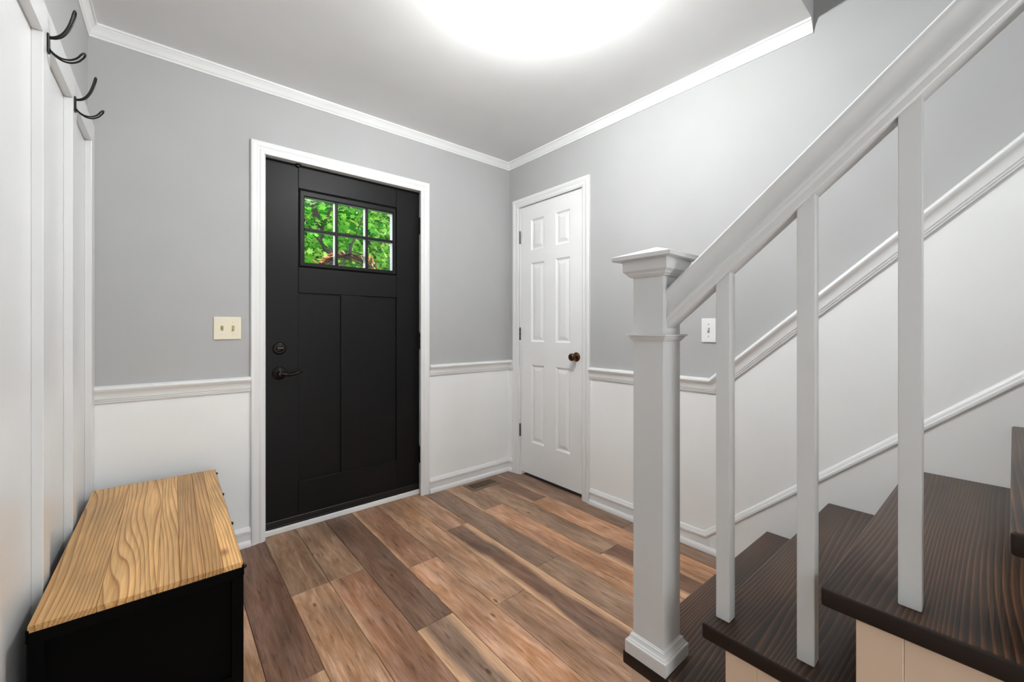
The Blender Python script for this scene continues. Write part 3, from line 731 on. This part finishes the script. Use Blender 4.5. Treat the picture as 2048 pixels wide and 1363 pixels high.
# ================================================================== light switches
def switch(root, mat, tmat, w, h, toggles, states):
    """plate in local XZ facing local -Y"""
    bm = bmesh.new(); add_box(bm, -w/2, w/2, -.0065, -.0003, -h/2, h/2, .0035, 3); finish('switch_plate', bm, mat, root)
    for x, s in zip(toggles, states):
        box('toggle_slot', 'togglebr' if tmat == 'togglebr' else 'chrome', root, x-.0055, x+.0055, -.0072, -.006, -.0125, .0125)
        bm = bmesh.new(); add_box(bm, x-.0042, x+.0042, -.016, -.0066, -.004, .004, .001)
        for v in bm.verts:
            if v.co.y < -.012: v.co.z += .008*s; v.co.x = x+(v.co.x-x)*.85
        finish('toggle', bm, tmat, root)
        for z in (-.030, .030):
            lathe('screw', mat if mat == 'almond' else 'chrome', root, [(0, 0), (.0032, 0), (.0028, .0012), (0, .0016)], 12, Matrix.Translation((x, -.0064, z)) @ RX)
s1 = empty('light_switch', (.243, YA, 1.1187)); tag(s1, 'almond double toggle light switch left of the black door', 'switch')
switch(s1, 'almond', 'togglebr', .1155, .114, (-.023, .023), (1, -1))
s2 = empty('light_switch', (XB, .9335, 1.108), -math.pi/2); tag(s2, 'white single toggle light switch behind the first baluster', 'switch')
switch(s2, 'whiteplastic', 'whiteplastic', .0715, .121, (0,), (1,))

# ================================================================== floor register
fv = empty('floor_register', (1.741, 2.382, 0)); tag(fv, 'tan metal floor register beside the corner baseboard', 'vent')
bm = bmesh.new(); a, b_, c_, d_ = .127, .0655, .102, .040
to = lambda x, y, z: bm.verts.new((x, y, z))
R = [[to(sx*p, sy*q, z) for sx, sy in ((-1, -1), (1, -1), (1, 1), (-1, 1))] for p, q, z in ((a, b_, .0004), (a-.003, b_-.003, .004), (c_, d_, .005), (c_, d_, .0012))]
for r_a, r_b in zip(R, R[1:]):
    for k in range(4): bm.faces.new((r_a[k], r_a[(k+1) % 4], r_b[(k+1) % 4], r_b[k]))
finish('register_frame', bm, 'tan', fv)
box('slot_shade_sheet', 'dark', fv, -c_, c_, -d_, d_, .0004, .0012)  # dark sheet painted in for the shade below the slats
bm = bmesh.new()
for i in range(15):
    x = -c_+.007+i*(2*c_-.014)/14; add_box(bm, x-.0022, x+.0022, -d_, d_, .0014, .0042)
for y in (-.013, .013): add_box(bm, -c_, c_, y-.0015, y+.0015, .0014, .0038)
finish('grille', bm, 'tan', fv)

# ================================================================== ceiling lamp
LX, LY = 1.016, 1.039
lp = empty('ceiling_light', (LX, LY, ZC)); tag(lp, 'clear glass globe ceiling light with lit bulb', 'lamp')
lathe('canopy', 'chrome', lp, [(0, -.0003), (.062, -.0003), (.062, -.006), (.050, -.014), (.030, -.020), (.022, -.021), (.022, -.030), (0, -.030)], 32)
zc = -.098; Rr = .096; pr = [(.040, -.006), (.039, -.010)]
for i in range(0, 19):
    a = math.radians(66-i*156/18); pr.append((max(0, Rr*math.cos(a)), zc+Rr*math.sin(a)))
pr[-1] = (0, zc-Rr)
inner = [(max(0, r-.0022), z+(.0022 if r < .03 and z < -.1 else 0)) for r, z in pr[::-1]]
lathe('glass_globe', 'globe', lp, pr, 40)
bs = [(.013, -.030), (.013, -.044), (.016, -.049)]
lathe('bulb_socket', 'whiteplastic', lp, [(0, -.030)]+bs+[(0, -.0495)], 20)
bp = [(.0, -.050), (.014, -.0505)]
for i in range(1, 13):
    a = math.radians(62-i*152/12); bp.append((max(0, .029*math.cos(a)), -.0835+.034*math.sin(a)))
bp[-1] = (0, -.1175)
lathe('bulb', 'bulb', lp, bp, 24)

# ================================================================== outside the door
tag(box('lawn', 'grass', None, -14, 20, 2.7, 30, -.5, -.4), 'lawn outside the front door', 'lawn', kind='structure')
def add_leaf(bm, p, size, nrm, spin):
    """lobed leaf, slightly folded"""
    q = nrm.to_track_quat('Z', 'Y').to_matrix() @ Matrix.Rotation(spin, 3, 'Z')
    out = [(0, -.5, .0), (.22, -.32, .05), (.5, -.22, .10), (.27, .02, .04), (.42, .28, .08), (.14, .2, .03), (0, .56, -.04), (-.14, .2, .03), (-.42, .28, .08), (-.27, .02, .04), (-.5, -.22, .10), (-.22, -.32, .05)]
    c = bm.verts.new(p)
    vs = [bm.verts.new(p+q @ Vector((a*size, b_*size, d*size))) for a, b_, d in out]
    for i in range(12): bm.faces.new((c, vs[i], vs[(i+1) % 12]))
def foliage(name, parent, mat, cx, cy, cz, rx, ry, rz_, nclump, per, size):
    bm = bmesh.new(); rnd = random
    for _ in range(nclump):
        while True:
            v = Vector((rnd.uniform(-1, 1), rnd.uniform(-1, 1), rnd.uniform(-1, 1)))
            if v.length < 1: break
        c = Vector((cx+v.x*rx, cy+v.y*ry, cz+v.z*rz_))
        for _ in range(per):
            p = c+Vector((rnd.gauss(0, .13), rnd.gauss(0, .13), rnd.gauss(0, .10)))
            nrm = Vector((rnd.uniform(-.6, .6), rnd.uniform(-1.1, .2), rnd.uniform(.1, 1.0))).normalized()
            add_leaf(bm, p, size*rnd.uniform(.7, 1.25), nrm, rnd.uniform(0, 6.28))
    o = finish(name, bm, mat, None, recalc=False); o['kind'] = 'stuff'; adopt(o, parent); return o
def tree(label, base, trunk_pts, rads, limbs, crowns):
    t = empty('tree', base); tag(t, label, 'tree', 'trees in the front yard')
    adopt(tube('trunk', 'bark', None, spline(trunk_pts, 5), [rads[0]+(rads[1]-rads[0])*i/((len(trunk_pts)-1)*5) for i in range((len(trunk_pts)-1)*5+1)], 9), t)
    for pts, r in limbs:
        n_ = (len(pts)-1)*4+1
        adopt(tube('branch', 'bark', None, spline(pts, 4), [r*(1-.6*i/(n_-1)) for i in range(n_)], 7), t)
    for cr in crowns: foliage('foliage', t, *cr)
tree('tree with a dark leaning trunk behind the left door panes', (2.35, 6.3, -.4),
     [(2.15, 6.3, -.42), (2.10, 6.3, .9), (1.95, 6.3, 1.9), (1.72, 6.35, 2.6), (1.60, 6.4, 3.1), (1.4, 6.4, 4.2)], (.085, .03),
     [([(1.74, 6.33, 2.55), (1.95, 6.2, 3.1), (2.2, 6.1, 3.6)], .022), ([(1.85, 6.33, 2.2), (1.5, 6.2, 2.6), (1.2, 6.0, 3.0)], .02), ([(1.95, 6.3, 1.9), (2.15, 6.2, 2.4), (2.3, 6.1, 2.9)], .018)],
     [('leafA', 1.55, 6.4, 3.3, 1.5, .9, 1.0, 130, 20, .09), ('leafC', 1.7, 6.9, 2.2, 1.2, .7, .5, 60, 18, .09)])
tree('bright yellow-green tree behind the right door panes', (3.9, 7.4, -.4),
     [(3.9, 7.4, -.42), (3.85, 7.4, 1.2), (3.75, 7.4, 2.4), (3.8, 7.4, 4.2)], (.12, .05),
     [([(3.8, 7.4, 1.6), (3.4, 7.1, 2.3), (3.1, 6.9, 2.9)], .03), ([(3.77, 7.4, 2.3), (3.3, 7.2, 2.8), (2.9, 7.0, 3.4)], .03)],
     [('leafC', 3.2, 6.9, 2.5, 1.3, .8, .9, 130, 20, .09), ('leafA', 3.9, 7.6, 3.6, 1.6, .9, 1.0, 95, 20, .095)])
tree('slim dark tree seen through the middle door panes', (2.95, 7.6, -.4),
     [(2.95, 7.6, -.42), (2.93, 7.6, 1.5), (2.97, 7.6, 3.0), (2.9, 7.6, 4.8)], (.09, .04),
     [([(2.95, 7.6, 2.6), (2.6, 7.5, 3.1), (2.3, 7.3, 3.6)], .025)],
     [('leafA', 2.5, 8.0, 2.9, 1.4, .7, 1.2, 150, 20, .095)])
def hedge(x, y, w, label):
    t = empty('hedge_tree', (x, y, -.4)); tag(t, label, 'tree', 'dark trees at the back of the yard')
    adopt(tube('trunk', 'bark', None, [(x, y, -.42), (x+.05, y, 1.5), (x, y, 4.5)], [.12, .1, .05], 8), t)
    foliage('foliage', t, 'leafB', x, y, 2.7, w, .7, 2.7, 300, 15, .2)
hedge(1.5, 10.2, 1.9, 'dense dark green tree at the back, seen through the left panes')
hedge(3.7, 10.8, 1.9, 'dense dark green tree at the back, seen through the middle panes')
hedge(5.7, 10.4, 1.9, 'dense dark green tree at the back, seen through the right panes')
# wreath on the outside of the door
wr = empty('wreath', (.885, 2.625, 1.375)); tag(wr, 'brown twig wreath with dried flowers hanging outside the door glass', 'wreath')
bm = bmesh.new()
for i in range(34):
    a0 = random.uniform(0, 6.28); ln = random.uniform(1.6, 3.4); ro = .195+random.gauss(0, .013); yo = random.gauss(0, .013)
    pts = []
    for k in range(15):
        a = a0+ln*k/14; rr = ro+.010*math.sin(a*3+i)+random.gauss(0, .002)
        pts.append((rr*math.cos(a), yo+.006*math.sin(a*4+i*2), rr*math.sin(a)))
    add_tube(bm, pts, random.uniform(.0022, .0042), 5)
o = finish('twigs', bm, 'twig', wr, smooth=True); o['kind'] = 'stuff'
bm = bmesh.new()
for i in range(150):
    a = random.uniform(0, 6.283); r0_ = .205+random.gauss(0, .012)
    p = Vector((r0_*math.cos(a), random.gauss(-.006, .012), r0_*math.sin(a)))
    d = Vector((math.cos(a+.9)+random.gauss(0, .35), random.gauss(-.1, .3), math.sin(a+.9)+random.gauss(0, .35))).normalized()
    ln = random.uniform(.025, .06)
    side = d.cross(Vector((random.gauss(0, 1), random.gauss(0, 1), random.gauss(0, 1)))).normalized()*random.uniform(.004, .009)
    up = d.cross(side).normalized()*.003
    vs = [bm.verts.new(p), bm.verts.new(p+d*ln*.6+side), bm.verts.new(p+d*ln), bm.verts.new(p+d*ln*.6-side), bm.verts.new(p+d*ln*.5+up)]
    for q in ((0, 1, 4), (1, 2, 4), (2, 3, 4), (3, 0, 4)): bm.faces.new([vs[i_] for i_ in q])
o = finish('dried_flowers', bm, 'dried', wr, recalc=False); o['kind'] = 'stuff'
# small holder stuck to the glass
gh = empty('glass_hanger', (.8685, FY+.0198, 1.600)); tag(gh, 'small dark oblong holder stuck on the lower middle door pane', 'holder')
box('holder_body', 'blackmetal', gh, -.0085, .0085, -.006, 0, -.036, .036, .0035, 3)
box('holder_face', 'sensor', gh, -.0060, .0060, -.0072, -.0055, -.031, .031, .002, 2)
